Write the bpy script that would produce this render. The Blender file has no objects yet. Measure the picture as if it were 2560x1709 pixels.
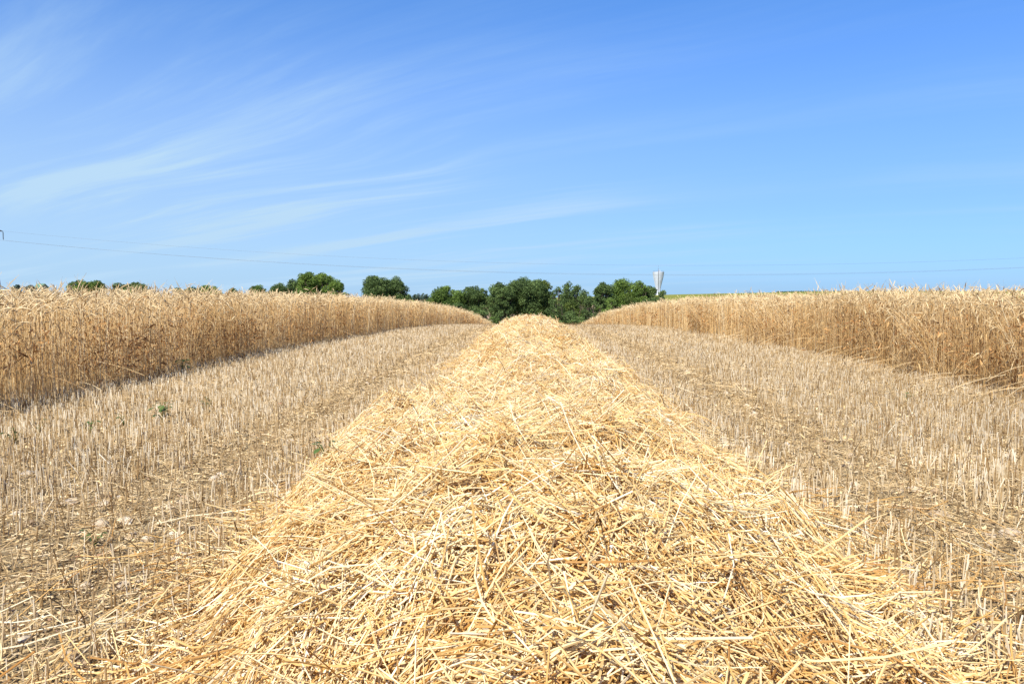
import bpy, math
import numpy as np
from mathutils import Vector, Euler

R = np.random.RandomState(7)
S = bpy.context.scene
C = S.collection

# ------------------------------------------------------------------ camera, sky, sun, exposure
F = 796.0
YAW, PITCH = math.radians(1.8), math.radians(3.85)
CAM = np.array([0.0, 0.0, 0.95])
cd = bpy.data.cameras.new("camera")
cam = bpy.data.objects.new("camera", cd)
C.objects.link(cam)
cam.location = CAM
cam.rotation_euler = (math.pi / 2 - PITCH, 0, YAW)
cd.sensor_width = 36.0
cd.lens = F / 1024 * 36
cd.clip_start = 0.05
cd.clip_end = 9000
S.camera = cam
ROT = np.array(Euler((math.pi / 2 - PITCH, 0, YAW)).to_matrix())

SUN_EL, SUN_AZ = math.radians(49), math.radians(-154)      # azimuth measured from +Y towards +X
sd = Vector((math.cos(SUN_EL) * math.sin(SUN_AZ), math.cos(SUN_EL) * math.cos(SUN_AZ), math.sin(SUN_EL)))
sl = bpy.data.lights.new("sun", 'SUN')
sl.energy = 4.6
sl.angle = math.radians(0.5)
sl.color = (1.0, 0.955, 0.88)
so = bpy.data.objects.new("sun", sl)
so.rotation_euler = sd.to_track_quat('Z', 'Y').to_euler()
so.location = (-20, -10, 30)
C.objects.link(so)

CX, CY = 16.5, 29.3
W = bpy.data.worlds.new("World")
S.world = W
W.use_nodes = True
nt = W.node_tree
nt.nodes.clear()
def nd(tree, typ, **kw):
    n = tree.nodes.new(typ)
    for k, v in kw.items():
        setattr(n, k, v)
    return n
L = nt.links.new
out = nd(nt, 'ShaderNodeOutputWorld')
bg = nd(nt, 'ShaderNodeBackground')
bg.inputs['Strength'].default_value = 0.085
sky = nd(nt, 'ShaderNodeTexSky', sky_type='NISHITA', sun_disc=False, sun_elevation=SUN_EL,
         sun_rotation=SUN_AZ % (2 * math.pi), altitude=100, air_density=1.0, dust_density=0.35, ozone_density=2.2)
def vmath(op, a, b=None, c=None):
    n = nd(nt, 'ShaderNodeVectorMath', operation=op)
    for i, v in enumerate((a, b, c)):
        if v is None: continue
        if isinstance(v, tuple): n.inputs[i].default_value = v
        else: L(v, n.inputs[i])
    return n.outputs[0]
def fmath(op, a, b=None, clamp=False):
    n = nd(nt, 'ShaderNodeMath', operation=op, use_clamp=clamp)
    for i, v in enumerate((a, b)):
        if v is None: continue
        if isinstance(v, (int, float)): n.inputs[i].default_value = v
        else: L(v, n.inputs[i])
    return n.outputs[0]
tc = nd(nt, 'ShaderNodeTexCoord')
sp = nd(nt, 'ShaderNodeSeparateXYZ'); L(tc.outputs['Generated'], sp.inputs[0])
zc = fmath('ADD', fmath('MAXIMUM', sp.outputs[2], 0.0), 0.10)
cb = nd(nt, 'ShaderNodeCombineXYZ')
L(fmath('DIVIDE', sp.outputs[0], zc), cb.inputs[0]); L(fmath('DIVIDE', sp.outputs[1], zc), cb.inputs[1])
# cirrus: thin high ice cloud, streaks along one wind direction
wn = nd(nt, 'ShaderNodeTexNoise'); wn.inputs['Scale'].default_value = 0.28; wn.inputs['Detail'].default_value = 2
L(cb.outputs[0], wn.inputs['Vector'])
warp = vmath('SCALE', vmath('SUBTRACT', wn.outputs['Color'], (0.5, 0.5, 0.5))); warp.node.inputs['Scale'].default_value = 1.1
pos = vmath('ADD', cb.outputs[0], warp)
mp = nd(nt, 'ShaderNodeMapping'); mp.inputs['Rotation'].default_value = (0, 0, math.radians(-150)); L(pos, mp.inputs[0])
mp2 = nd(nt, 'ShaderNodeMapping'); mp2.inputs['Scale'].default_value = (0.17, 1.7, 1); mp2.inputs['Location'].default_value = (CX, CY, 0); L(mp.outputs[0], mp2.inputs[0])
n1 = nd(nt, 'ShaderNodeTexNoise'); n1.inputs['Scale'].default_value = 1.0; n1.inputs['Detail'].default_value = 7; n1.inputs['Roughness'].default_value = 0.62
L(mp2.outputs[0], n1.inputs['Vector'])
r1 = nd(nt, 'ShaderNodeMapRange', interpolation_type='SMOOTHSTEP'); L(n1.outputs[0], r1.inputs[0])
r1.inputs[1].default_value = 0.42; r1.inputs[2].default_value = 0.74
n2 = nd(nt, 'ShaderNodeTexNoise'); n2.inputs['Scale'].default_value = 0.30; n2.inputs['Detail'].default_value = 3
L(vmath('ADD', cb.outputs[0], (CX * 3, CY * 2, 0.0)), n2.inputs['Vector'])
r2 = nd(nt, 'ShaderNodeMapRange', interpolation_type='SMOOTHSTEP'); L(n2.outputs[0], r2.inputs[0])
r2.inputs[1].default_value = 0.32; r2.inputs[2].default_value = 0.62
# more veil to the left (towards the sun's side)
side = nd(nt, 'ShaderNodeMapRange', interpolation_type='SMOOTHSTEP'); L(sp.outputs[0], side.inputs[0])
side.inputs[1].default_value = 0.45; side.inputs[2].default_value = -0.55; side.inputs[3].default_value = 0.45; side.inputs[4].default_value = 1.0
low = nd(nt, 'ShaderNodeMapRange', interpolation_type='SMOOTHSTEP'); L(sp.outputs[2], low.inputs[0])
low.inputs[1].default_value = 0.40; low.inputs[2].default_value = 0.02; low.inputs[3].default_value = 0.0; low.inputs[4].default_value = 1.0
hi = nd(nt, 'ShaderNodeMapRange', interpolation_type='SMOOTHSTEP'); L(sp.outputs[2], hi.inputs[0])
hi.inputs[1].default_value = 0.36; hi.inputs[2].default_value = 0.15; hi.inputs[3].default_value = 0.42; hi.inputs[4].default_value = 1.15
streak = fmath('MULTIPLY', hi.outputs[0], fmath('MULTIPLY', fmath('MULTIPLY', r1.outputs[0], r2.outputs[0]), 0.58))
veil = fmath('MULTIPLY', fmath('MULTIPLY', side.outputs[0], low.outputs[0]), 0.80)
amt = fmath('ADD', fmath('MULTIPLY', streak, side.outputs[0]), veil, True)
tint = nd(nt, 'ShaderNodeMix', data_type='RGBA', blend_type='MULTIPLY'); tint.inputs[0].default_value = 1.0
L(sky.outputs[0], tint.inputs[6]); 
tr_ = nd(nt, 'ShaderNodeValToRGB'); L(sp.outputs[2], tr_.inputs[0]); e_ = tr_.color_ramp.elements
for _ in range(3): e_.new(0.5)
for e, (q, c) in zip(e_, ((0.0, (.215, .435, .93)), (0.10, (.235, .44, .86)), (0.2, (.28, .52, .95)), (0.33, (.33, .62, 1.0)), (0.8, (.45, .70, 1.0)))):
    e.position = q; e.color = (*c, 1)
L(tr_.outputs[0], tint.inputs[7])
bst = vmath('SCALE', tint.outputs[2]); bst.node.inputs['Scale'].default_value = 1.25
mx = nd(nt, 'ShaderNodeMix', data_type='RGBA'); L(amt, mx.inputs[0]); L(bst, mx.inputs[6])
mx.inputs[7].default_value = (3.3, 4.75, 6.2, 1)
L(mx.outputs[2], bg.inputs[0]); L(bg.outputs[0], out.inputs[0])

S.view_settings.view_transform = 'Standard'
S.view_settings.look = 'None'
S.view_settings.gamma = 1
S.view_settings.exposure = 0.85
S.cycles.max_bounces = 9
S.cycles.diffuse_bounces = 8
S.cycles.transmission_bounces = 8

# ------------------------------------------------------------------ helpers
def ray(px, py):
    d = ROT @ np.array([(px - 512) / F, -(py - 341.5) / F, -1.0])
    return d / d[1]
def at(px, Y, py=288.0):
    """world x and z of the line of sight through a photo pixel at the distance Y"""
    d = ray(px, py)
    return CAM[0] + d[0] * Y, CAM[2] + d[2] * Y

_tab = np.random.RandomState(3).rand(256, 256)
def vnoise(x, y, s, off=0.0):
    x = np.asarray(x, float) / s + off * 17.3; y = np.asarray(y, float) / s + off * 9.1
    xi = np.floor(x).astype(int); yi = np.floor(y).astype(int)
    fx = x - xi; fy = y - yi
    fx = fx * fx * (3 - 2 * fx); fy = fy * fy * (3 - 2 * fy)
    a = _tab[xi % 256, yi % 256]; b = _tab[(xi + 1) % 256, yi % 256]
    c = _tab[xi % 256, (yi + 1) % 256]; d = _tab[(xi + 1) % 256, (yi + 1) % 256]
    return (a * (1 - fx) + b * fx) * (1 - fy) + (c * (1 - fx) + d * fx) * fy
def sstep(a, b, x):
    t = np.clip((x - a) / (b - a), 0, 1)
    return t * t * (3 - 2 * t)

_yy = np.linspace(0, 3000, 30001)
_slope_y = [0, 65, 95, 140, 175, 205, 240, 330, 3000]
_slope_v = [0, -0.078, -0.085, -0.04, 0.012, 0.03, 0.012, 0.0, 0.0]
_zz = np.concatenate([[0], np.cumsum(np.interp(_yy, _slope_y, _slope_v))[:-1] * 0.1])
Z450 = float(np.interp(450, _yy, _zz))
def ground(x, y, fine=True):
    x = np.asarray(x, float); y = np.asarray(y, float)
    z = np.interp(y, _yy, _zz)
    # far hillside, rising to the right
    dep = np.interp(x, [-400, -25, 40, 95, 190, 600], [0.014, 0.0160, 0.0128, 0.0085, 0.0040, 0.003])
    tgt = 0.95 - 450 * dep
    z = z + (tgt - Z450) * sstep(240, 450, y) - np.maximum(0, y - 520) * 0.012
    # a low bank under the trees
    z = z + 0.8 * np.exp(-((y - 128) / 7.0) ** 2)
    # gentle cross fall
    z = z - 0.02 * sstep(2, 30, x) 
    if fine:
        near = sstep(60, 15, y)
        z = z + near * ((vnoise(x, y, 0.7) - 0.5) * 0.035 + (vnoise(x, y, 0.17, 1) - 0.5) * 0.022 + (vnoise(x, y, 0.07, 2) - 0.5) * 0.014)
    return z

class MB:
    def __init__(s):
        s.v = []; s.q = []; s.t = []; s.qm = []; s.tm = []; s.r = []; s.n = 0
    def add(s, v, q=None, t=None, r=0.5, m=0):
        v = np.asarray(v, float).reshape(-1, 3)
        if q is not None and len(q):
            q = np.asarray(q, int).reshape(-1, 4) + s.n; s.q.append(q); s.qm.append(np.full(len(q), m))
        if t is not None and len(t):
            t = np.asarray(t, int).reshape(-1, 3) + s.n; s.t.append(t); s.tm.append(np.full(len(t), m))
        r = np.broadcast_to(np.asarray(r, float), (len(v),)) if np.ndim(r) == 0 else np.asarray(r, float)
        s.v.append(v); s.r.append(r); s.n += len(v)
    def tubes(s, P, rad, sides=3, r=0.5, m=0, cap=False):
        P = np.asarray(P, float); n, k, _ = P.shape
        rad = np.broadcast_to(np.asarray(rad, float), (n, k)) if np.ndim(rad) < 2 else rad
        T = np.gradient(P, axis=1); T /= np.linalg.norm(T, axis=2, keepdims=True) + 1e-9
        ref = np.zeros((n, 1, 3)); a = np.abs(T[:, :1, 2]) > 0.8
        ref[..., 0] = a; ref[..., 2] = ~a
        U = np.cross(T, np.broadcast_to(ref, T.shape)); U /= np.linalg.norm(U, axis=2, keepdims=True) + 1e-9
        V = np.cross(T, U)
        ang = np.arange(sides) * 2 * np.pi / sides + 0.3
        vv = P[:, :, None] + rad[:, :, None, None] * (U[:, :, None] * np.cos(ang)[None, None, :, None] + V[:, :, None] * np.sin(ang)[None, None, :, None])
        base = (np.arange(n) * k * sides)[:, None, None]
        i = np.arange(k - 1)[None, :, None] * sides; j = np.arange(sides)[None, None, :]; j2 = (j + 1) % sides
        q = np.stack([base + i + j, base + i + j2, base + i + sides + j2, base + i + sides + j], -1).reshape(-1, 4)
        rr = np.repeat(np.broadcast_to(np.asarray(r, float), (n,)), k * sides)
        s.add(vv.reshape(-1, 3), q, r=rr, m=m)
        if cap and sides == 4 and k:
            b = np.arange(n) * k * sides
            o = s.n - n * k * sides
            c = np.stack([b, b + 1, b + 2, b + 3], -1) + (k - 1) * sides + o
            s.q.append(c); s.qm.append(np.full(len(c), m))
    def ribbons(s, P, Wd, r=0.5, m=0):
        P = np.asarray(P, float); n, k, _ = P.shape
        vv = np.stack([P - Wd, P + Wd], 2)
        base = (np.arange(n) * k * 2)[:, None]; i = np.arange(k - 1)[None, :] * 2
        q = np.stack([base + i, base + i + 1, base + i + 3, base + i + 2], -1).reshape(-1, 4)
        s.add(vv.reshape(-1, 3), q, r=np.repeat(np.broadcast_to(np.asarray(r, float), (n,)), k * 2), m=m)
    def box(s, c, h, r=0.5, m=0, rz=0.0):
        c = np.asarray(c, float); h = np.asarray(h, float)
        o = np.array([[-1, -1, -1], [1, -1, -1], [1, 1, -1], [-1, 1, -1], [-1, -1, 1], [1, -1, 1], [1, 1, 1], [-1, 1, 1]], float) * h
        cz, sz = math.cos(rz), math.sin(rz)
        o = np.stack([o[:, 0] * cz - o[:, 1] * sz, o[:, 0] * sz + o[:, 1] * cz, o[:, 2]], 1)
        s.add(o + c, [[0, 3, 2, 1], [4, 5, 6, 7], [0, 1, 5, 4], [1, 2, 6, 5], [2, 3, 7, 6], [3, 0, 4, 7]], r=r, m=m)
    def bar(s, a, b, rad, sides=4, m=0):
        s.tubes(np.array([[a, b]], float), rad, sides, m=m)
    def build(s, name, mats, parent=None, smooth=False, offset=None):
        v = np.concatenate(s.v)
        if offset is not None: v = v - np.asarray(offset)
        q = np.concatenate(s.q) if s.q else np.zeros((0, 4), int)
        t = np.concatenate(s.t) if s.t else np.zeros((0, 3), int)
        me = bpy.data.meshes.new(name)
        me.vertices.add(len(v)); me.vertices.foreach_set('co', v.astype(np.float32).ravel())
        nl = q.size + t.size
        me.loops.add(nl); me.loops.foreach_set('vertex_index', np.concatenate([q.ravel(), t.ravel()]).astype(np.int32))
        me.polygons.add(len(q) + len(t))
        st = np.concatenate([np.arange(len(q)) * 4, q.size + np.arange(len(t)) * 3]).astype(np.int32)
        me.polygons.foreach_set('loop_start', st)
        mi = np.concatenate([np.concatenate(s.qm) if s.qm else [], np.concatenate(s.tm) if s.tm else []]).astype(np.int32)
        me.polygons.foreach_set('material_index', mi)
        at_ = me.attributes.new('rnd', 'FLOAT', 'POINT'); at_.data.foreach_set('value', np.concatenate(s.r).astype(np.float32))
        for m_ in (mats if isinstance(mats, (list, tuple)) else [mats]): me.materials.append(m_)
        me.update(calc_edges=True)
        me.shade_smooth() if smooth else me.shade_flat()
        o = bpy.data.objects.new(name, me); C.objects.link(o)
        if parent is not None: o.parent = parent
        if offset is not None and parent is None: o.location = offset
        return o
def tag(o, label=None, cat=None, group=None, kind=None):
    if label: o['label'] = label
    if cat: o['category'] = cat
    if group: o['group'] = group
    if kind: o['kind'] = kind
    return o
def empty(name, loc):
    o = bpy.data.objects.new(name, None); C.objects.link(o); o.location = loc; o.empty_display_size = 0.3
    return o

# ------------------------------------------------------------------ materials
def ramp_mat(name, stops, rough=0.6, spec=0.3, trans=0.0, noise=None, bump=None):
    """colour varies piece by piece through the 'rnd' attribute"""
    m = bpy.data.materials.new(name); m.use_nodes = True; t = m.node_tree; t.nodes.clear(); K = t.links.new
    o = nd(t, 'ShaderNodeOutputMaterial'); p = nd(t, 'ShaderNodeBsdfPrincipled')
    p.inputs['Roughness'].default_value = rough; p.inputs['Specular IOR Level'].default_value = spec
    a = nd(t, 'ShaderNodeAttribute', attribute_name='rnd')
    r = nd(t, 'ShaderNodeValToRGB'); el = r.color_ramp.elements
    while len(el) < len(stops): el.new(0.5)
    for e, (x, c) in zip(el, stops): e.position = x; e.color = (*c, 1)
    K(a.outputs['Fac'], r.inputs[0]); col = r.outputs[0]
    if noise:
        g = nd(t, 'ShaderNodeNewGeometry'); n = nd(t, 'ShaderNodeTexNoise'); n.inputs['Scale'].default_value = noise[0]; n.inputs['Detail'].default_value = 4
        K(g.outputs['Position'], n.inputs['Vector'])
        mr = nd(t, 'ShaderNodeMapRange'); K(n.outputs[0], mr.inputs[0]); mr.inputs[1].default_value = 0.3; mr.inputs[2].default_value = 0.7
        mr.inputs[3].default_value = noise[1]; mr.inputs[4].default_value = noise[2]
        x = nd(t, 'ShaderNodeVectorMath', operation='SCALE'); K(col, x.inputs[0]); K(mr.outputs[0], x.inputs['Scale']); col = x.outputs[0]
    K(col, p.inputs['Base Color'])
    if bump:
        g = nd(t, 'ShaderNodeNewGeometry'); n = nd(t, 'ShaderNodeTexNoise'); n.inputs['Scale'].default_value = bump[0]; n.inputs['Detail'].default_value = 6
        K(g.outputs['Position'], n.inputs['Vector'])
        b = nd(t, 'ShaderNodeBump'); b.inputs['Strength'].default_value = 1; b.inputs['Distance'].default_value = bump[1]
        K(n.outputs[0], b.inputs['Height']); K(b.outputs[0], p.inputs['Normal'])
    if trans:
        tr = nd(t, 'ShaderNodeBsdfTranslucent'); K(col, tr.inputs[0]); mxs = nd(t, 'ShaderNodeMixShader'); mxs.inputs[0].default_value = trans
        K(p.outputs[0], mxs.inputs[1]); K(tr.outputs[0], mxs.inputs[2]); K(mxs.outputs[0], o.inputs[0])
    else: K(p.outputs[0], o.inputs[0])
    return m
M_straw = ramp_mat('straw', [(0, (0.46, 0.23, 0.06)), (0.25, (0.67, 0.41, 0.13)), (0.55, (0.79, 0.59, 0.27)), (0.82, (0.85, 0.71, 0.42)), (1, (0.89, 0.81, 0.61))], rough=0.38, spec=0.4, trans=0.25)
M_core = ramp_mat('straw_bed', [(0, (0.66, 0.40, 0.13)), (1, (0.78, 0.52, 0.20))], rough=0.8, noise=(90, 0.6, 1.15), bump=(70, 0.003))
M_stub = ramp_mat('stubble', [(0, (0.22, 0.125, 0.05)), (0.3, (0.46, 0.31, 0.14)), (0.6, (0.63, 0.49, 0.29)), (1, (0.88, 0.79, 0.60))], rough=0.6, spec=0.2, trans=0.2)
M_litter = ramp_mat('chaff', [(0, (0.09, 0.05, 0.022)), (0.30, (0.38, 0.25, 0.11)), (0.62, (0.62, 0.45, 0.22)), (0.96, (0.84, 0.69, 0.44)), (0.985, (0.40, 0.07, 0.04)), (1, (0.12, 0.17, 0.03))], rough=0.6, trans=0.1)
M_wheat = ramp_mat('ripe_wheat', [(0, (0.42, 0.24, 0.09)), (0.3, (0.60, 0.40, 0.17)), (0.65, (0.74, 0.525, 0.245)), (1, (0.84, 0.71, 0.46))], rough=0.5, spec=0.3, trans=0.3)
M_ear = ramp_mat('wheat_ear', [(0, (0.30, 0.20, 0.10)), (0.3, (0.52, 0.37, 0.18)), (1, (0.74, 0.58, 0.33))], rough=0.6, trans=0.15)
M_rust = ramp_mat('withered_leaf', [(0, (0.22, 0.10, 0.035)), (0.5, (0.42, 0.21, 0.07)), (1, (0.60, 0.36, 0.14))], rough=0.7, trans=0.25)
M_weed = ramp_mat('weed_leaf', [(0, (0.035, 0.065, 0.015)), (1, (0.12, 0.18, 0.04))], rough=0.5, trans=0.25)
M_bark = ramp_mat('bark', [(0, (0.07, 0.05, 0.035)), (1, (0.12, 0.09, 0.07))], rough=0.9, bump=(6, 0.05))
M_green = ramp_mat('foliage', [(0, (0.045, 0.080, 0.016)), (0.5, (0.12, 0.19, 0.036)), (1, (0.22, 0.31, 0.06))], rough=0.6, spec=0.2, trans=0.3)
M_deep = ramp_mat('dark_foliage', [(0, (0.040, 0.068, 0.020)), (0.5, (0.105, 0.160, 0.045)), (1, (0.18, 0.25, 0.078))], rough=0.6, spec=0.2, trans=0.28)
M_olive = ramp_mat('olive_foliage', [(0, (0.040, 0.060, 0.010)), (0.5, (0.085, 0.125, 0.018)), (1, (0.15, 0.19, 0.03))], rough=0.6, trans=0.25)
M_far = ramp_mat('hazed_foliage', [(0, (0.045, 0.075, 0.055)), (1, (0.085, 0.125, 0.085))], rough=0.8)  # blue of distance haze is put into the leaf colour
M_stone = ramp_mat('limestone', [(0, (0.36, 0.25, 0.14)), (1, (0.64, 0.54, 0.40))], rough=0.85, noise=(60, 0.65, 1.1), bump=(90, 0.006))
M_conc = ramp_mat('hazed_tower_concrete', [(0, (0.50, 0.53, 0.58)), (1, (0.50, 0.53, 0.58))], rough=0.85, noise=(0.5, 0.88, 1.06))  # bluish grey carries the air haze in the concrete's base colour
M_steel = ramp_mat('galvanised_steel', [(0, (0.10, 0.105, 0.11)), (1, (0.12, 0.125, 0.13))], rough=0.5)
M_cable = ramp_mat('aluminium_cable', [(0, (0.10, 0.11, 0.13)), (1, (0.10, 0.11, 0.13))], rough=0.5)
M_dark = ramp_mat('dark_pipe', [(0, (0.05, 0.05, 0.05)), (1, (0.05, 0.05, 0.05))], rough=0.6)
M_glass = ramp_mat('brown_glass', [(0, (0.05, 0.035, 0.03)), (1, (0.05, 0.035, 0.03))], rough=0.2, spec=0.5)
M_roof = ramp_mat('green_sheet_roof', [(0, (0.09, 0.17, 0.11)), (1, (0.09, 0.17, 0.11))], rough=0.6)
M_wall = ramp_mat('barn_cladding', [(0, (0.34, 0.35, 0.32)), (1, (0.34, 0.35, 0.32))], rough=0.8)

# soil + far fields
def ground_material():
    m = bpy.data.materials.new('field_soil'); m.use_nodes = True; t = m.node_tree; t.nodes.clear(); K = t.links.new
    o = nd(t, 'ShaderNodeOutputMaterial'); p = nd(t, 'ShaderNodeBsdfPrincipled'); p.inputs['Roughness'].default_value = 0.9; p.inputs['Specular IOR Level'].default_value = 0.15
    g = nd(t, 'ShaderNodeNewGeometry')
    def noise(s, d=5, ro=0.6):
        n = nd(t, 'ShaderNodeTexNoise'); n.inputs['Scale'].default_value = s; n.inputs['Detail'].default_value = d; n.inputs['Roughness'].default_value = ro
        K(g.outputs['Position'], n.inputs['Vector']); return n.outputs[0]
    def ramp(x, st):
        r = nd(t, 'ShaderNodeValToRGB'); el = r.color_ramp.elements
        while len(el) < len(st): el.new(0.5)
        for e, (q, c) in zip(el, st): e.position = q; e.color = (*c, 1)
        K(x, r.inputs[0]); return r.outputs[0]
    def mix(f, a, b):
        n = nd(t, 'ShaderNodeMix', data_type='RGBA'); K(f, n.inputs[0]); K(a, n.inputs[6]); K(b, n.inputs[7]); return n.outputs[2]
    soil = ramp(noise(45, 8, 0.7), [(0.30, (0.11, 0.072, 0.035)), (0.47, (0.26, 0.182, 0.09)), (0.58, (0.40, 0.30, 0.155)), (0.72, (0.60, 0.48, 0.29))])
    dry = ramp(noise(0.5, 6), [(0.3, (0.20, 0.16, 0.09)), (0.5, (0.34, 0.28, 0.18)), (0.7, (0.24, 0.23, 0.12))])
    brown = ramp(noise(0.15, 4), [(0.3, (0.30, 0.19, 0.12)), (0.7, (0.36, 0.25, 0.16))])
    yel = ramp(noise(0.2, 6), [(0.3, (0.13, 0.145, 0.022)), (0.6, (0.20, 0.20, 0.03)), (0.75, (0.25, 0.22, 0.035))])
    s = nd(t, 'ShaderNodeSeparateXYZ'); K(g.outputs['Position'], s.inputs[0])
    def step(a, b):
        r = nd(t, 'ShaderNodeMapRange'); K(s.outputs[1], r.inputs[0]); r.inputs[1].default_value = a; r.inputs[2].default_value = b; return r.outputs[0]
    c = mix(step(104, 112), soil, dry); c = mix(step(205, 209), c, brown); c = mix(step(338, 341), c, yel)
    K(c, p.inputs['Base Color'])
    b = nd(t, 'ShaderNodeBump'); b.inputs['Distance'].default_value = 0.012; K(noise(60, 8, 0.7), b.inputs['Height']); K(b.outputs[0], p.inputs['Normal'])
    K(p.outputs[0], o.inputs[0]); return m
M_ground = ground_material()

# ------------------------------------------------------------------ ground: one sheet to the horizon
def grow(a, b, s, k):
    r = [a]
    while r[-1] < b: r.append(r[-1] + s); s *= k
    return np.array(r)
gx = np.concatenate([-grow(4.4, 3500, 0.06, 1.12)[::-1], np.arange(-4.36, 4.37, 0.04), grow(4.4, 3500, 0.06, 1.12)])
gy = np.concatenate([[-3000, -800, -200, -50, -15, -5, -2, -0.5], np.arange(0.4, 9, 0.035), grow(9.03, 520, 0.05, 1.025), grow(530, 7000, 20, 1.25)])
X, Y = np.meshgrid(gx, gy)
gm = MB()
nx, ny = len(gx), len(gy)
ii = (np.arange(ny - 1)[:, None] * nx + np.arange(nx - 1)[None]).ravel()
gm.add(np.stack([X, Y, ground(X, Y)], -1).reshape(-1, 3), np.stack([ii, ii + 1, ii + nx + 1, ii + nx], -1))
tag(gm.build('ground', M_ground, smooth=True), kind='structure')

# ------------------------------------------------------------------ windrow of straw
HW, HH = 1.02, 0.355
def windrow(x, y):
    c = -0.008 * y + 0.05 * np.sin(y * 0.35) * sstep(3, 15, y) + (vnoise(y * 0 + 3, y, 2.2, 3) - 0.5) * 0.12
    w = HW * (0.88 + 0.16 * vnoise(y * 0 + np.sign(x) * 9, y, 0.9, 4) + 0.14 * vnoise(y * 0 + np.sign(x) * 5, y, 0.33, 15))
    w = w * np.where(x < c, 0.70 + 0.32 * sstep(1.7, 3.6, y), 0.90 + 0.12 * sstep(1.8, 3.0, y)) * (1 - 0.13 * sstep(3.2, 6.5, y))
    w = w * (1 - 0.05 * sstep(12, 25, y))
    xs = x + (vnoise(x, y, 0.42, 16) - 0.5) * 0.42 + (vnoise(x, y, 0.17, 17) - 0.5) * 0.16
    u = np.clip(np.abs(xs - c) / w, 0, 1)
    h = HH * (0.91 + 0.18 * vnoise(x, y, 0.6, 18)) * (1 - u ** (1.8 + 0.8 * sstep(12, 25, y)))
    lump = (vnoise(x, y, 0.36, 5) - 0.5) * 0.16 + (vnoise(x, y, 0.15, 6) - 0.5) * 0.11
    big = (vnoise(x * 0.7, y, 1.1, 7) - 0.5) * 0.08
    pit = 0
    for hx, hy, hr, hd in ((0.80, 2.40, 0.14, 0.22), (0.30, 2.95, 0.13, 0.13), (-0.55, 2.2, 0.12, 0.14), (0.55, 3.8, 0.16, 0.14), (-0.35, 4.6, 0.18, 0.13), (0.45, 1.7, 0.08, 0.09), (-0.2, 1.45, 0.07, 0.08), (0.2, 6.8, 0.22, 0.12), (-0.6, 7.5, 0.22, 0.12)):
        pit = pit - hd * np.exp(-(((x - hx) / hr) ** 2 + ((y - hy) / (hr * 1.3)) ** 2))
    return h + (lump + big + pit) * np.clip(h / 0.25, 0, 1)
def surf(x, y):
    return ground(x, y) + windrow(x, y)
sm = MB()
wx = np.linspace(-1.3, 1.3, 66); wy = np.concatenate([np.arange(0.2, 8, 0.04), grow(8, 75, 0.05, 1.02)])
X, Y = np.meshgrid(wx, wy)
Z = ground(X, Y) + windrow(X, Y) - 0.07 - 0.1 * (windrow(X, Y) < 0.02)
nx, ny = len(wx), len(wy)
ii = (np.arange(ny - 1)[:, None] * nx + np.arange(nx - 1)[None]).ravel()
sm.add(np.stack([X, Y, Z], -1).reshape(-1, 3), np.stack([ii, ii + 1, ii + nx + 1, ii + nx], -1), r=R.rand(nx * ny), m=1)
def straws(n, ylo, yhi, power=1.0, kk=4, sides=3, up=0.10, lift=0.0, lmin=0.07, lmax=0.36, wf=1.0, spread=0.95, depth=0.10, rnd_lie=0.75):
    u = R.rand(n)
    y = ylo + (yhi - ylo) * u if power == 0 else (ylo ** (1 - power) + (yhi ** (1 - power) - ylo ** (1 - power)) * u) ** (1 / (1 - power))
    x = (R.rand(n) * 2 - 1) * spread * (1 - 0.10 * sstep(3.2, 6.5, y)) + R.randn(n) * 0.05 - 0.008 * y
    ln = lmin + (lmax - lmin) * R.rand(n) ** 1.6
    # clumps share a lie: the direction drifts over the heap
    th0 = vnoise(x, y, 0.30, 8) * 2 * np.pi * 1.3 + np.sin(x * 1.3 + y) * 0.8
    th = np.where(R.rand(n) > rnd_lie, th0 + R.randn(n) * 0.55, R.rand(n) * 2 * np.pi)
    e = 0.05
    gxs = (surf(x + e, y) - surf(x - e, y)) / (2 * e); gys = (surf(x, y + e) - surf(x, y - e)) / (2 * e)
    tilt = R.randn(n) * up + (gxs * np.cos(th) + gys * np.sin(th)) * 0.9
    tilt = np.clip(tilt, -0.9, 1.3)
    d = np.stack([np.cos(th), np.sin(th), tilt], -1); d /= np.linalg.norm(d, axis=1, keepdims=True)
    z = surf(x, y) - R.rand(n) ** 1.3 * depth + lift
    tt = np.linspace(-0.5, 0.5, kk)[None, :, None]
    c = np.stack([x, y, z], -1)[:, None]
    side = np.cross(d, np.array([0, 0, 1.0])); side /= np.linalg.norm(side, axis=1, keepdims=True) + 1e-9
    bend = (R.randn(n) * 0.09)[:, None, None]; bz = (R.randn(n) * 0.06)[:, None, None]
    P = c + d[:, None] * tt * ln[:, None, None] + (side[:, None] * bend + np.array([0, 0, 1.0]) * bz) * (tt ** 2 * 4 - 0.4) * ln[:, None, None]
    kink = (R.rand(n) < 0.25)[:, None] * R.randn(n, 3) * ln[:, None] * 0.10
    P[:, kk // 2] += kink
    g = ground(P[..., 0], P[..., 1], False) + 0.004
    P[..., 2] = np.maximum(P[..., 2], g)
    wd = (0.0009 + 0.0013 * R.rand(n) ** 1.3) * wf * np.where(y < 3.5, 1.12, 1.0) * np.maximum(1, (y / 5.0)) ** 0.55
    r = np.clip(R.beta(1.6, 1.6, n) + (vnoise(x, y, 0.25, 9) - 0.5) * 0.4, 0, 1)
    return P, wd, r
for (n, a, b, pw, kk, sd_) in ((48000, 0.6, 2.4, 0, 4, 4), (64000, 2.4, 6, 0, 4, 3), (76000, 6, 16, 0.6, 3, 3), (76000, 16, 62, 0.8, 3, 3)):
    P, wd, r = straws(n, a, b, pw, kk)
    sm.tubes(P, wd[:, None] * np.ones((1, kk)), sd_, r=r)
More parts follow.
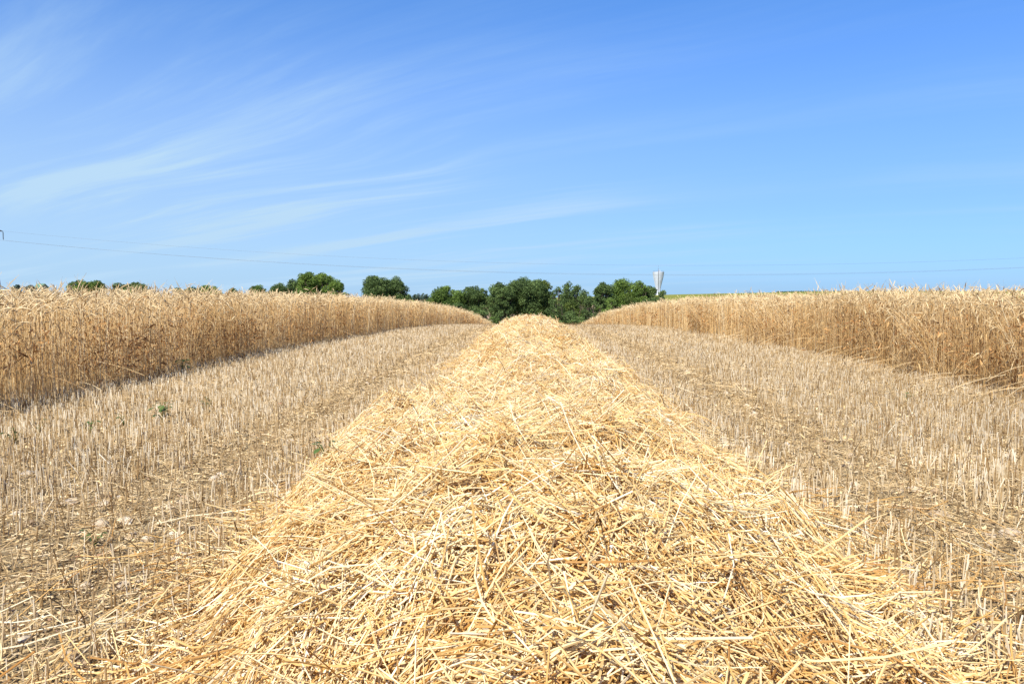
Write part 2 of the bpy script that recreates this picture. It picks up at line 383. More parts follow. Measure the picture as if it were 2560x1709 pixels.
# flattened, split blades and chaff between the stems
for (n, a, b, pw) in ((50000, 0.6, 4, 0), (40000, 4, 20, 0.7)):
    P, wd, r = straws(n, a, b, pw, 3, lmin=0.02, lmax=0.14, up=0.25)
    wv = R.randn(n, 1, 3); wv /= np.linalg.norm(wv, axis=2, keepdims=True)
    sm.ribbons(P, wv * (wd * 1.7)[:, None, None], r=np.clip(r + 0.15, 0, 1))
# stems that stick out of the heap
for (n, a, b, pw, l0, l1) in ((900, 0.7, 3.2, 0, 0.15, 0.42), (3200, 3.2, 12, 0.5, 0.12, 0.40), (3000, 12, 45, 0.9, 0.12, 0.36)):
    P, wd, r = straws(n, a, b, pw, 5, lmin=l0, lmax=l1, up=0.55, lift=0.035, depth=0.05)
    sm.tubes(P, wd[:, None] * np.ones((1, 5)) * (1.1 if a < 3 else 1.35), 4, r=np.clip(r * 0.8 + 0.25, 0, 0.95))
for (n, x0, x1, y0, y1) in ((120, -1.3, 1.3, 0.85, 1.9), (26, -1.3, -0.6, 1.1, 2.0), (40, 0.5, 1.35, 1.3, 3.0)):
    P, wd, r = straws(n, y0, y1, 0, 5, lmin=0.22, lmax=0.55, up=0.16, lift=0.03, spread=0.01, depth=0.02, rnd_lie=1.0)
    P[..., 0] += R.uniform(x0, x1, n)[:, None]
    P[..., 2] = np.maximum(surf(P[..., 0], P[..., 1]).mean(1, keepdims=True), ground(P[..., 0], P[..., 1]) + 0.03) + (P[..., 2] - P[..., 2].mean(1, keepdims=True)) + 0.03
    sm.tubes(P, (wd[:, None] + 0.0006) * np.ones((1, 5)), 5, r=np.clip(r, 0, 0.88))
for _ in range(260):
    yc = 0.9 + 22 * R.rand() ** 1.8; xc = R.uniform(-0.95, 0.95) - 0.008 * yc; m = R.randint(4, 11)
    a0 = R.rand() * 6.28; x = xc + R.randn(m) * 0.025; y = yc + R.randn(m) * 0.025; ln = R.uniform(0.10, 0.30, m)
    aa = a0 + R.randn(m) * 0.35; el_ = np.clip(0.45 + R.randn(m) * 0.3, 0.05, 1.3); t5 = np.linspace(0, 1, 5)[None]
    P = np.stack([x[:, None] + (np.cos(aa) * np.cos(el_) * ln)[:, None] * t5, y[:, None] + (np.sin(aa) * np.cos(el_) * ln)[:, None] * t5,
                  surf(x, y)[:, None] - 0.02 + (np.sin(el_) * ln)[:, None] * t5 - (ln * 0.25 * R.rand(m))[:, None] * t5 ** 2], -1)
    sm.tubes(P, (0.0009 + 0.0010 * R.rand(m))[:, None] * np.ones((1, 5)) * max(1, yc / 5) ** 0.5, 4, r=R.beta(2.4, 1.7, m) * 0.9)
# thin scatter of straw over the stubble in the near corners
for (n, x0, x1, y0, y1) in ((420, -1.45, -0.75, 0.9, 1.7), (420, 0.8, 1.5, 0.9, 2.0), (90, -1.6, -0.9, 1.9, 3.0), (260, 0.95, 1.6, 2.0, 3.4)):
    P, wd, r = straws(n, y0, y1, 0, 4, lmin=0.08, lmax=0.34, up=0.14, spread=0.01, depth=0.02, rnd_lie=1.0)
    P[..., 0] += R.uniform(x0, x1, n)[:, None]
    P[..., 2] = surf(P[..., 0], P[..., 1]).mean(1, keepdims=True) + (P[..., 2] - P[..., 2].mean(1, keepdims=True)) + (0.005 + 0.10 * R.rand(n) ** 1.5)[:, None]
    P[..., 2] = np.maximum(P[..., 2], ground(P[..., 0], P[..., 1]) + 0.003)
    sm.tubes(P, wd[:, None] * np.ones((1, 4)), 4, r=r)
# loose fringe lying on the stubble beside the heap
for sgn in (-1, 1):
    for (n, a, b) in ((2400, 0.9, 5), (2200, 5, 30)):
        P, wd, r = straws(n, a, b, 0.6, 4, up=0.12, spread=0.02, rnd_lie=1.0); y_ = P[:, 0, 1]
        dx = sgn * (np.where(y_ < 2.4, 0.80, 0.86) + np.abs(R.randn(n)) * 0.17)
        P[..., 0] += dx[:, None]
        P[..., 2] = np.maximum(surf(P[..., 0], P[..., 1]), ground(P[..., 0], P[..., 1])) + (0.005 + R.rand(n) * 0.06)[:, None] + (P[..., 2] - P[..., 2].mean(1, keepdims=True)) * 0.6
        sm.tubes(P, wd[:, None] * np.ones((1, 4)), 3, r=r)
tag(sm.build('straw_windrow', [M_straw, M_core]), 'long heap of loose golden straw running down the middle of the field', 'straw', kind='stuff')

# ------------------------------------------------------------------ stubble
EX = 4.14
def left_edge(y): return -EX + (vnoise(y * 0, y, 1.5, 10) - 0.5) * 0.16
def right_edge(y): return EX + 0.03 + (vnoise(y * 0 + 5, y, 1.3, 11) - 0.5) * 0.30
st = MB()
def stubble(n, a, b, pw, kk, sides, wf=1.0):
    u = R.rand(n)
    y = (a ** (1 - pw) + (b ** (1 - pw) - a ** (1 - pw)) * u) ** (1 / (1 - pw))
    row = np.round(R.uniform(-4.7, 4.7, n) / 0.125) * 0.125
    x = row + R.randn(n) * 0.017
    # tillers grow in tufts along the row
    y = y + (R.rand(n) - 0.5) * 0.0
    ax = np.abs(x - 0.0)
    keep = np.ones(n, bool)
    keep &= ax > 1.0 - 0.15 * R.rand(n)
    track = np.exp(-((ax - 1.68) / 0.24) ** 2)
    tuft = vnoise(x * 1.0, y, 0.05, 12)
    patch = vnoise(x, y, 0.55, 13)
    bare = np.where(y < 4.5, 0.62 * sstep(4.5, 2.2, y), 0)
    pr = (0.35 + 0.65 * (tuft > 0.42)) * (1 - 0.75 * track) * (1 - bare * (patch > 0.33)) * (0.75 + 0.35 * patch)
    keep &= R.rand(n) < pr
    keep &= (x > left_edge(y) - 0.3) & (x < right_edge(y) + 0.3)
    x = x[keep]; y = y[keep]; track = track[keep]; m = len(x)
    h = (0.066 + 0.062 * R.rand(m)) * (1 - 0.45 * track * R.rand(m)) * (0.9 + 0.25 * vnoise(x, y, 0.8, 14))
    lean = 0.09 + 0.30 * (R.rand(m) < 0.10) + 0.28 * track * R.rand(m)
    th = R.rand(m) * 2 * np.pi
    lx = np.cos(th) * lean * h * np.abs(R.randn(m)); ly = np.sin(th) * lean * h * np.abs(R.randn(m))
    t = np.linspace(0, 1, kk)[None]
    z0 = ground(x, y)
    P = np.stack([x[:, None] + lx[:, None] * t ** 1.4, y[:, None] + ly[:, None] * t ** 1.4, z0[:, None] - 0.01 + h[:, None] * t], -1)
    w = (0.0013 + 0.0011 * R.rand(m)) * wf * np.maximum(1, y / 7) ** 0.55
    return P, w[:, None] * np.linspace(1.05, 0.95, kk)[None], np.clip(R.beta(1.25, 1.0, m) * (1 - 0.3 * track), 0, 1)
for (n, a, b, pw, kk, s_, wf) in ((30000, 0.9, 4.5, 0.001, 3, 5, 1.2), (80000, 4.5, 14, 0.3, 2, 3, 1.1), (125000, 14, 70, 0.75, 2, 3, 0.95)):
    P, w, r = stubble(n, a, b, pw, kk, s_, wf); st.tubes(P, w, s_, r=r, cap=True)
tag(st.build('stubble', M_stub), 'pale cut stubble standing in rows on both sides of the straw', 'stubble', kind='stuff')

# litter of chaff, leaf scraps and short straw on the soil
lt = MB()
def litter(n, a, b, pw, l0, l1, w0, kk=3, lift=0.012, xr=4.6, rr=(1.6, 1.8)):
    u = R.rand(n); y = (a ** (1 - pw) + (b ** (1 - pw) - a ** (1 - pw)) * u) ** (1 / (1 - pw))
    x = R.uniform(-xr, xr, n); k = np.abs(x) > 0.95
    x = x[k]; y = y[k]; m = len(x)
    th = R.rand(m) * 2 * np.pi; ln = l0 + (l1 - l0) * R.rand(m) ** 2
    d = np.stack([np.cos(th), np.sin(th), R.randn(m) * 0.22], -1)
    t = np.linspace(-0.5, 0.5, kk)[None, :, None]
    c = np.stack([x, y, ground(x, y) + lift * (0.3 + R.rand(m) * 1.5)], -1)[:, None]
    side = np.stack([-np.sin(th), np.cos(th), R.randn(m) * 0.5], -1)[:, None]
    P = c + d[:, None] * t * ln[:, None, None] + side * (R.randn(m) * 0.12 * ln)[:, None, None] * (t * t * 4)
    P[..., 2] = np.maximum(P[..., 2], ground(P[..., 0], P[..., 1]) + 0.002)
    w = w0 * (0.5 + R.rand(m)) * np.maximum(1, y / 4) ** 0.6
    return P, side * w[:, None, None], R.beta(*rr, m), w
P, Wd, r, w = litter(150000, 1.0, 5, 0.001, 0.008, 0.05, 0.0017); lt.ribbons(P, Wd, r=r)
P, Wd, r, w = litter(150000, 5, 60, 0.8, 0.02, 0.09, 0.0024); lt.ribbons(P, Wd, r=r * 0.95)
P, Wd, r, w = litter(30000, 1.0, 7, 0.2, 0.03, 0.16, 0.0011, lift=0.02); lt.tubes(P, w[:, None] * np.ones((1, 3)), 4, r=0.3 + 0.68 * r)
P, Wd, r, w = litter(26000, 7, 45, 0.7, 0.04, 0.20, 0.0012, lift=0.04); lt.tubes(P, w[:, None] * np.ones((1, 3)), 3, r=0.3 + 0.65 * r)
# curled scraps of leaf
P, Wd, r, w = litter(15000, 1.0, 7, 0.2, 0.01, 0.035, 0.0045, lift=0.014); lt.ribbons(P, Wd, r=r)
# twisted dry weed stalks standing in the stubble
P, Wd, r, w = litter(26000, 1.0, 50, 0.7, 0.04, 0.13, 0.0012, kk=4, lift=0.03)
P[..., 2] += np.abs(R.randn(len(P), 1)) * np.linspace(0, 0.07, 4)[None]
lt.tubes(P, w[:, None] * np.ones((1, 4)), 3, r=r * 0.4)
tag(lt.build('straw_litter', M_litter), 'scattered chaff, leaf scraps and short straw on the soil', 'chaff', kind='stuff')

# pebbles
def rock(mb, c, s, seed, flat=0.6, r=0.5, div=2):
    rs = np.random.RandomState(seed)
    import bmesh
    bm = bmesh.new(); bmesh.ops.create_icosphere(bm, subdivisions=div, radius=1)
    v = np.array([p.co[:] for p in bm.verts]); f = np.array([[q.index for q in fc.verts] for fc in bm.faces]); bm.free()
    for _ in range(7):
        n = rs.randn(3); n /= np.linalg.norm(n); dd = v @ n; k = 0.5 + 0.35 * rs.rand()
        v = v - np.outer(np.maximum(dd - k, 0), n)
    v = v * (1 + 0.06 * rs.randn(len(v), 1)) * np.array([1, 0.75 + 0.4 * rs.rand(), flat]) * s
    a = rs.rand() * 6.28; v = np.stack([v[:, 0] * np.cos(a) - v[:, 1] * np.sin(a), v[:, 0] * np.sin(a) + v[:, 1] * np.cos(a), v[:, 2]], 1)
    mb.add(v + np.asarray(c), t=f, r=r)
pb = MB()
for i in range(5200):
    y = 1.0 + 11 * R.rand() ** 1.5; x = R.uniform(-4, 4)
    if abs(x) < 1.05: continue
    s = 0.004 + 0.030 * R.rand() ** 5
    rock(pb, (x, y, float(ground(x, y)) + s * 0.2), s * 1.3, 1000 + i % 300, 0.7, R.rand(), 1)
tag(pb.build('pebbles', M_stone), 'small pale pebbles scattered over the bare soil', 'pebbles', kind='stuff')

def hit(px, py):
    d = ray(px, py); t = 1.0
    for _ in range(400):
        p = CAM + d * t
        if p[2] < ground(p[0], p[1]) + 0.02: break
        t += 0.02
    return p
stones = [(182, 557, 0.062, 'pale jagged limestone at the left foot of the straw heap'),
          (70, 499, 0.050, 'flat tan stone on bare soil at the far left'),
          (132, 533, 0.040, 'rounded beige stone just right of the two green weed leaves'),
          (171, 540, 0.036, 'low sandy stone just above the pale jagged limestone'),
          (83, 585, 0.040, 'small tan stone low in the left foreground stubble'),
          (121, 582, 0.045, 'flat pale stone below the jagged limestone, left foreground'),
          (851, 454, 0.048, 'rounded cream stone among stubble right of the straw heap, farthest of the right stones'),
          (939, 511, 0.050, 'flat cream stone with straw leaning over it, right middle ground'),
          (991, 531, 0.032, 'small round pinkish stone near the right edge'),
          (1011, 531, 0.058, 'wide pale stone right beside the picture edge'),
          (914, 586, 0.068, 'large broad pale limestone in the right foreground')]
for i, (px, py, s, lab) in enumerate(stones):
    p = hit(px, py); s *= 0.75; mb = MB(); rock(mb, (0, 0, s * 0.1), s, 50 + i, 0.6, 0.2 + 0.4 * R.rand(), 3)
    o = mb.build('stone', M_stone); o.location = p; o.location.z = float(ground(p[0], p[1])); tag(o, lab, 'stone', 'limestones lying on the stubble field')

# small green weeds
def weed(px, py, s, nl, lab, lift=0.0, seed=0):
    rs = np.random.RandomState(seed + 90); s = s * 0.92; p = hit(px, py); z = float(surf(p[0], p[1])) if abs(p[0]) < 1.1 else float(ground(p[0], p[1]))
    root = empty('weed_plant', (p[0], p[1], z)); tag(root, lab, 'weed', 'green weeds in the stubble')
    sb = MB(); lb = MB(); st_ = []; 
    for k in range(nl + 3):
        a = rs.rand() * 6.28; h = s * (0.6 + 0.9 * rs.rand()) + lift; ro = s * 0.5 * rs.rand() + 0.01
        tip = np.array([math.cos(a) * ro, math.sin(a) * ro, h]); st_.append([[0, 0, 0], tip * [0.4, 0.4, 0.6], tip])
        u = np.array([math.cos(a), math.sin(a), rs.uniform(-0.2, 0.5)]); v = np.cross(u, [0, 0, 1.0]); v /= np.linalg.norm(v); L_ = s * rs.uniform(0.28, 0.5)
        tt = np.linspace(0, 1, 6); Pm = tip + u * (tt * L_)[:, None] + np.array([0, 0, -1.0]) * (tt ** 2 * L_ * 0.3)[:, None]
        wv = v * (np.sin(np.pi * np.clip(tt, 0.03, 0.97)) ** 0.7 * L_ * 0.42)[:, None]
        lb.ribbons(Pm[None], wv[None], r=rs.rand())
    sb.tubes(np.array(st_), 0.0016, 4); sb.build('stem', M_weed, root); lb.build('leaves', M_weed, root)
for i, w_ in enumerate([(124, 425, 0.075, 4, 'round leafed green weed in the left stubble, below the wheat wall'),
          (16, 442, 0.09, 7, 'green weed at the left picture edge in the stubble'),
          (91, 433, 0.08, 7, 'dark green weed between the left edge and the round leafed weed'),
          (163, 421, 0.12, 14, 'largest dark green weed cluster in the left stubble'),
          (96, 541, 0.055, 6, 'low green weed with two broad leaves on bare soil at left'),
          (207, 411, 0.10, 5, 'small green weed farther back in the left stubble, right of the largest cluster'),
          (39, 431, 0.07, 5, 'tiny green weed second from the left edge'),
          (183, 374, 0.14, 7, 'green weed at the foot of the left wheat wall'),
          (906, 401, 0.09, 5, 'small yellowish green weed in the right stubble'),
          (327, 470, 0.10, 8, 'green bindweed leaves lying on the left flank of the straw heap')]):
    weed(*w_, seed=i)

# ------------------------------------------------------------------ standing wheat
def wheat_stems(x, y, dens_w=1.0, lod=0, lean_to=0.0, tall=0.0):
    n = len(x)
    h = 0.885 + R.randn(n) * 0.045 + (vnoise(x, y, 1.7, 20) - 0.5) * 0.10 + tall
    h = np.where(R.rand(n) < 0.18, h * R.uniform(0.6, 0.92, n), h)
    th = R.rand(n) * 2 * np.pi; la = np.abs(R.randn(n)) * 0.09
    lx = np.cos(th) * la + lean_to; ly = np.sin(th) * la
    k = 4 if lod else 5
    t = np.linspace(0, 1, k)[None]
    z0 = ground(x, y, False)
    hs = h * 0.93
    P = np.stack([x[:, None] + (lx * h)[:, None] * t ** 1.6, y[:, None] + (ly * h)[:, None] * t ** 1.6, z0[:, None] + hs[:, None] * t / np.sqrt(1 + lean_to ** 2 * t * t if np.ndim(lean_to) == 0 else 1)], -1)
    w = (0.0013 + 0.0009 * R.rand(n)) * dens_w
    top = P[:, -1]; 
    dirx = np.cos(th) * 0.9 + R.randn(n) * 0.35 ; diry = np.sin(th) * 0.9 + R.randn(n) * 0.35
    hd = np.stack([dirx, diry], -1); hd /= np.linalg.norm(hd, axis=1, keepdims=True)
    # the neck bends over and the ear hangs
    ne = 3; droop = np.clip(R.gamma(2.6, 0.56, n), 0.15, 3.0)
    neck = []; p = top.copy(); a = np.arctan(la)
    for i in range(ne):
        a = a + droop / ne * 0.8; seg = 0.028
        p = p + np.stack([hd[:, 0] * np.sin(a), hd[:, 1] * np.sin(a), np.cos(a)], -1) * seg; neck.append(p)
    SP = np.concatenate([P, np.stack(neck, 1)], 1)
    r = np.clip(R.beta(2, 1.7, n) + (vnoise(x, y, 0.5, 21) - 0.5) * 0.3, 0, 1)
    if lod:
        wv = np.stack([np.cos(th * 3), np.sin(th * 3), 0 * th], -1)[:, None] * w[:, None, None] * 1.3
        wh.ribbons(SP, wv, r=r, m=0)
    else: wh.tubes(SP, np.repeat(w[:, None], SP.shape[1], 1), 3, r=r, m=0)
    el = R.uniform(0.075, 0.115, n); ek = 4; ear = []
    for i in range(ek):
        ear.append(p); a = a + 0.12 * droop
        p = p + np.stack([hd[:, 0] * np.sin(a), hd[:, 1] * np.sin(a), np.cos(a)], -1) * (el / (ek - 1))[:, None]
    ear = np.stack(ear, 1); er = np.array([0.0018, 0.0046, 0.0044, 0.0010])[None] * (0.85 + 0.4 * R.rand(n))[:, None] * (1 + 0.25 * (dens_w - 1))
    wh.tubes(ear, er, 4 if not lod else 3, r=np.clip(R.beta(2.6, 1.4, n), 0, 1), m=1)
    if not lod:   # awns
        for _ in range(3):
            j = R.randint(1, 4, n); b0 = ear[np.arange(n), j]; dv = ear[:, -1] - ear[:, 0]; dv /= np.linalg.norm(dv, axis=1, keepdims=True)
            dv = dv + R.randn(n, 3) * 0.22
            AP = np.stack([b0, b0 + dv * 0.05], 1)
            wh.ribbons(AP, R.randn(n, 1, 3) * 0.0005, r=0.6, m=0)
    # dry leaf blades
    nlv = 2 if not lod else 1
    for _ in range(nlv):
        sel = R.rand(n) < 0.7; m = sel.sum(); f = R.uniform(0.15, 0.75, m); i0 = (f * (k - 1)).astype(int); ff = f * (k - 1) - i0
        q = P[sel]; b0 = q[np.arange(m), i0] * (1 - ff)[:, None] + q[np.arange(m), np.minimum(i0 + 1, k - 1)] * ff[:, None]
        aa = R.rand(m) * 6.28; ln = R.uniform(0.06, 0.2, m); t3 = np.linspace(0, 1, 4)[None]
        ux = np.cos(aa); uy = np.sin(aa); dr = R.uniform(0.3, 1.6, m)
        LP = np.stack([b0[:, 0, None] + (ux * ln)[:, None] * t3 * 0.7, b0[:, 1, None] + (uy * ln)[:, None] * t3 * 0.7,
                       b0[:, 2, None] + ln[:, None] * (0.7 * t3 - dr[:, None] * t3 ** 2)], -1)
        tw = R.rand(m) * 6.28
        wvv = np.stack([np.cos(tw), np.sin(tw), R.randn(m) * 0.4], -1)[:, None] * (np.array([1, 1, 0.8, 0.1])[None] * (0.0016 + 0.0022 * R.rand(m))[:, None] * dens_w)[..., None]
        wh.ribbons(LP, wvv, r=np.clip(R.beta(1.6, 2.0, m), 0, 1), m=0)
def rust_weeds(n, sgn, a, b):
    """withered brown leaves of weeds that climbed through the crop"""
    for _ in range(n):
        y = (a ** 0.3 + (b ** 0.3 - a ** 0.3) * R.rand()) ** (1 / 0.3)
        e = abs(left_edge(y) if sgn < 0 else right_edge(y)); x = sgn * (e + 0.02 + abs(R.randn()) * 0.25); z0 = float(ground(x, y, False))
        zc_ = R.uniform(0.18, 0.72); m = int(50 * (1 if y < 15 else 0.6)); s = (1 + y / 30)
        c = np.stack([x + R.randn(m) * 0.07 * s, y + R.randn(m) * 0.09 * s, z0 + np.clip(zc_ + R.randn(m) * 0.10, 0.03, 0.9)], -1)[:, None]
        d = R.randn(m, 3); d /= np.linalg.norm(d, axis=1, keepdims=True); ln = R.uniform(0.015, 0.065, m) * s
        t3 = np.linspace(0, 1, 3)[None, :, None]
        P = c + d[:, None] * t3 * ln[:, None, None]; wv = np.cross(d, R.randn(m, 3)); wv /= np.linalg.norm(wv, axis=1, keepdims=True)
        wh.ribbons(P, wv[:, None] * (np.array([0.4, 1, 0.3])[None, :, None] * (ln * 0.13)[:, None, None]), r=R.rand(m), m=2)
for sgn, lab in ((-1, 'wall of ripe golden wheat standing along the left side of the stubble'), (1, 'wall of ripe golden wheat standing along the right side of the stubble')):
    wh = MB()
    def place(y0, y1, d0, d1, dens, pw=0.0):
        n = int((y1 - y0) * (d1 - d0) * dens); y = y0 + (y1 - y0) * R.rand(n)
        e = np.abs(left_edge(y) if sgn < 0 else right_edge(y)); return sgn * (e + d0 + (d1 - d0) * R.rand(n)), y
    for (y0, y1, lod, wf, k) in ((3.4, 13, 0, 1.15, 1.0), (13, 26, 1, 1.35, 0.9), (26, 48, 1, 1.8, 0.6), (48, 92, 1, 2.4, 0.34)):
        for (d0, d1, dens) in ((0, 0.45, 430), (0.45, 1.3, 260), (1.3, 3.0, 110)):
            x, y = place(y0, y1, d0, d1, dens * k); wheat_stems(x, y, wf, lod)
    x, y = place(3.4, 30, 3.0, 9.0, 26); wheat_stems(x, y, 1.5, 1)
    x, y = place(30, 90, 3.0, 22.0, 6); wheat_stems(x, y, 2.6, 1)
    # a few stems that overtop the crop
    x, y = place(6, 22, 0.1, 3.0, 0.9); wheat_stems(x, y, 1.2, 0, tall=R.uniform(0.06, 0.20, len(x)))
    # leaning and lodged stems at the cut edge
    for _ in range(15 if sgn > 0 else 8):
        yc = 4.8 + 20 * R.rand() ** 1.6; m = R.randint(10, 34)
        y = yc + R.randn(m) * 0.10; e = np.abs(left_edge(y) if sgn < 0 else right_edge(y))
        wheat_stems(sgn * (e + 0.05 + 0.2 * R.rand(m)), y, 1.2, 0, lean_to=-sgn * R.uniform(0.12, 0.5))
    rust_weeds(210, sgn, 4.5, 75)
    # straw laid flat along the edge
    m = 130 if sgn > 0 else 30
    y = 5 + 12 * R.rand(m) ** 1.5; e = np.abs(left_edge(y) if sgn < 0 else right_edge(y)); x = sgn * (e - 0.12 + 0.25 * R.rand(m))
    th = R.randn(m) * 0.9; ln = R.uniform(0.15, 0.6, m); t = np.linspace(0, 1, 4)[None]
    P = np.stack([x[:, None] - sgn * (np.cos(th) * ln)[:, None] * t, y[:, None] + (np.sin(th) * ln)[:, None] * t - 0.1 * t * t, ground(x, y, False)[:, None] + 0.14 + 0.06 * R.randn(m)[:, None] - 0.06 * t * t + 0.12 * (1 - t) * R.rand(m)[:, None]], -1)
    wh.tubes(P, 0.0018, 3, r=R.beta(2, 1.5, m), m=0)
    # the closed canopy of the crop's interior, seen only over the front stems
    cx = np.concatenate([np.linspace(2.2, 8, 30), grow(8.3, 160, 0.4, 1.15)]); cy = np.concatenate([np.arange(-2, 30, 0.22), grow(30, 100, 0.3, 1.04)])
    Xc, Yc = np.meshgrid(cx, cy); Xc = sgn * (Xc + EX)
    Zc = ground(Xc, Yc, False) + 0.66 + (vnoise(Xc, Yc, 0.3, 30) - 0.5) * 0.16 + (vnoise(Xc, Yc, 0.09, 31) - 0.5) * 0.10
    nx, ny = len(cx), len(cy); ii = (np.arange(ny - 1)[:, None] * nx + np.arange(nx - 1)[None]).ravel()
    Q = np.stack([ii, ii + 1, ii + nx + 1, ii + nx], -1)
    wh.add(np.stack([Xc, Yc, Zc], -1).reshape(-1, 3), Q, r=R.beta(2, 2, nx * ny), m=0)
    o = wh.build('standing_wheat', [M_wheat, M_ear, M_rust]); tag(o, lab, 'wheat', kind='stuff')

# ------------------------------------------------------------------ trees
def tree(px0, px1, top, D, leaf, lab, base_frac=0.14, nlobe=24, quads=None, pointed=0.0, sparse=1.0, seed=0, name='broadleaf_tree', cat='tree', group='trees beyond the field', leafsize=None, sink=0.0):
    rs = np.random.RandomState(500 + seed)
    xc, zt = at((px0 + px1) / 2, D, top); w = (px1 - px0) * D / F * 1.14
    zb = float(ground(xc, D)) - sink
    H = max(zt - zb, 1.5)
    root = empty(name, (xc, D, zb)); tag(root, lab, cat, group)
    nlobe = int(nlobe * min(2.2, max(1, 0.8 * H / w)))
    cb_ = H * base_frac; hc = (H - cb_) / 2
    lobes = []
    for k in range(nlobe):
        a = rs.rand() * 6.28; zz = rs.uniform(-0.85, 0.85); env = math.sqrt(1 - abs(zz) ** 2.7)
        if pointed and zz > -0.2: env *= max(0.12, 1 - pointed * (zz + 0.2))
        rr = env * rs.uniform(0.35, 0.82) * w / 2; r_ = rs.uniform(0.13, 0.25) * min(w, H) * (1 - 0.5 * pointed * max(zz, 0))
        z = cb_ + hc + zz * hc
        z = min(z, H - r_ * (0.95 + 0.9 * rs.rand()))
        lobes.append((math.cos(a) * min(rr, max(w / 2 - r_, 0)), math.sin(a) * min(rr, max(w / 2 - r_, 0)) , z, r_))
    for k in range(16):
        a = rs.rand() * 6.28; zz = rs.uniform(-0.3, 0.97); env = math.sqrt(max(0.02, 1 - abs(zz) ** 2.2)) * (max(0.15, 1 - pointed * (zz + 0.2)) if pointed and zz > -0.2 else 1)
        r_ = rs.uniform(0.055, 0.10) * min(w, H); lobes.append((math.cos(a) * env * w * 0.47, math.sin(a) * env * w * 0.47, cb_ + hc * (1 + 0.93 * zz), r_))
    lobes.append(((rs.rand() - 0.5) * w * 0.25, 0, H - 0.16 * min(w, H), 0.17 * min(w, H)))
    lobes.append((0, 0, cb_ + hc, 0.28 * min(w, H - cb_)))
    for sx in (-1, 1): lobes.append((sx * (w / 2 - 0.2 * min(w, H)), rs.uniform(-.1, .1) * w, cb_ + hc * rs.uniform(0.6, 1.3), 0.2 * min(w, H)))
    tb = MB(); tr0 = 0.024 * H + 0.05
    tt = np.linspace(0, 1, 5); tp = np.stack([np.sin(tt * 2 + seed) * 0.02 * H, np.cos(tt * 2.3) * 0.015 * H - 0.015 * H, tt * (cb_ + hc)], -1)
    tb.tubes(tp[None], (tr0 * (1 - 0.6 * tt))[None], 7)
    for lx_, ly_, lz_, r_ in lobes:
        f = 0.35 + 0.3 * rs.rand(); st0 = np.array([0, 0, (cb_ + hc) * f]); en = np.array([lx_, ly_, lz_]); md = (st0 + en) / 2 + rs.randn(3) * 0.05 * w; md[2] += 0.03 * H
        tb.tubes(np.array([[st0, md, en]]), np.array([[tr0 * 0.45, tr0 * 0.28, tr0 * 0.1]]), 5)
    tb.build('trunk', M_bark, root, smooth=True)
    cbm = MB(); ls = leafsize or max(0.34, 0.0022 * D)
    for k, (lx_, ly_, lz_, r_) in enumerate(lobes):
        n = int(min(2600, max(40, 62 * (r_ / ls) ** 2)) * sparse)
        d = rs.randn(n, 3); d /= np.linalg.norm(d, axis=1, keepdims=True)
        lump = 1 + 0.22 * np.sin(d[:, 0] * 5 + k) * np.sin(d[:, 1] * 5 + 2 * k) * np.sin(d[:, 2] * 6 + k) + 0.10 * np.sin(d[:, 0] * 13 + k) * np.sin(d[:, 2] * 12)
        rad = r_ * lump * (rs.rand(n) ** 0.35 * 0.85 + 0.22)
        c = np.array([lx_, ly_, lz_]) + d * rad[:, None] * np.array([1, 1, 0.85])
        c[:, 2] = np.maximum(c[:, 2], 0.05 * H)
        nn = d + rs.randn(n, 3) * 0.8; nn /= np.linalg.norm(nn, axis=1, keepdims=True)
        u = np.cross(nn, rs.randn(n, 3)); u /= np.linalg.norm(u, axis=1, keepdims=True); v = np.cross(nn, u)
        s = ls * rs.uniform(0.35, 1.0, (n, 1))
        q = np.stack([c - u * s * 0.5, c + v * s * 0.32 + nn * s * 0.1, c + u * s * 0.5, c - v * s * 0.32 + nn * s * 0.1], 1)
        tone = np.clip(0.45 + (rs.rand() - 0.5) * 0.65 + rs.randn(n) * 0.22, 0, 1)
        cbm.add(q.reshape(-1, 3), np.arange(n * 4).reshape(-1, 4), r=np.repeat(tone, 4))
    cbm.build('crown', leaf, root)
    return root

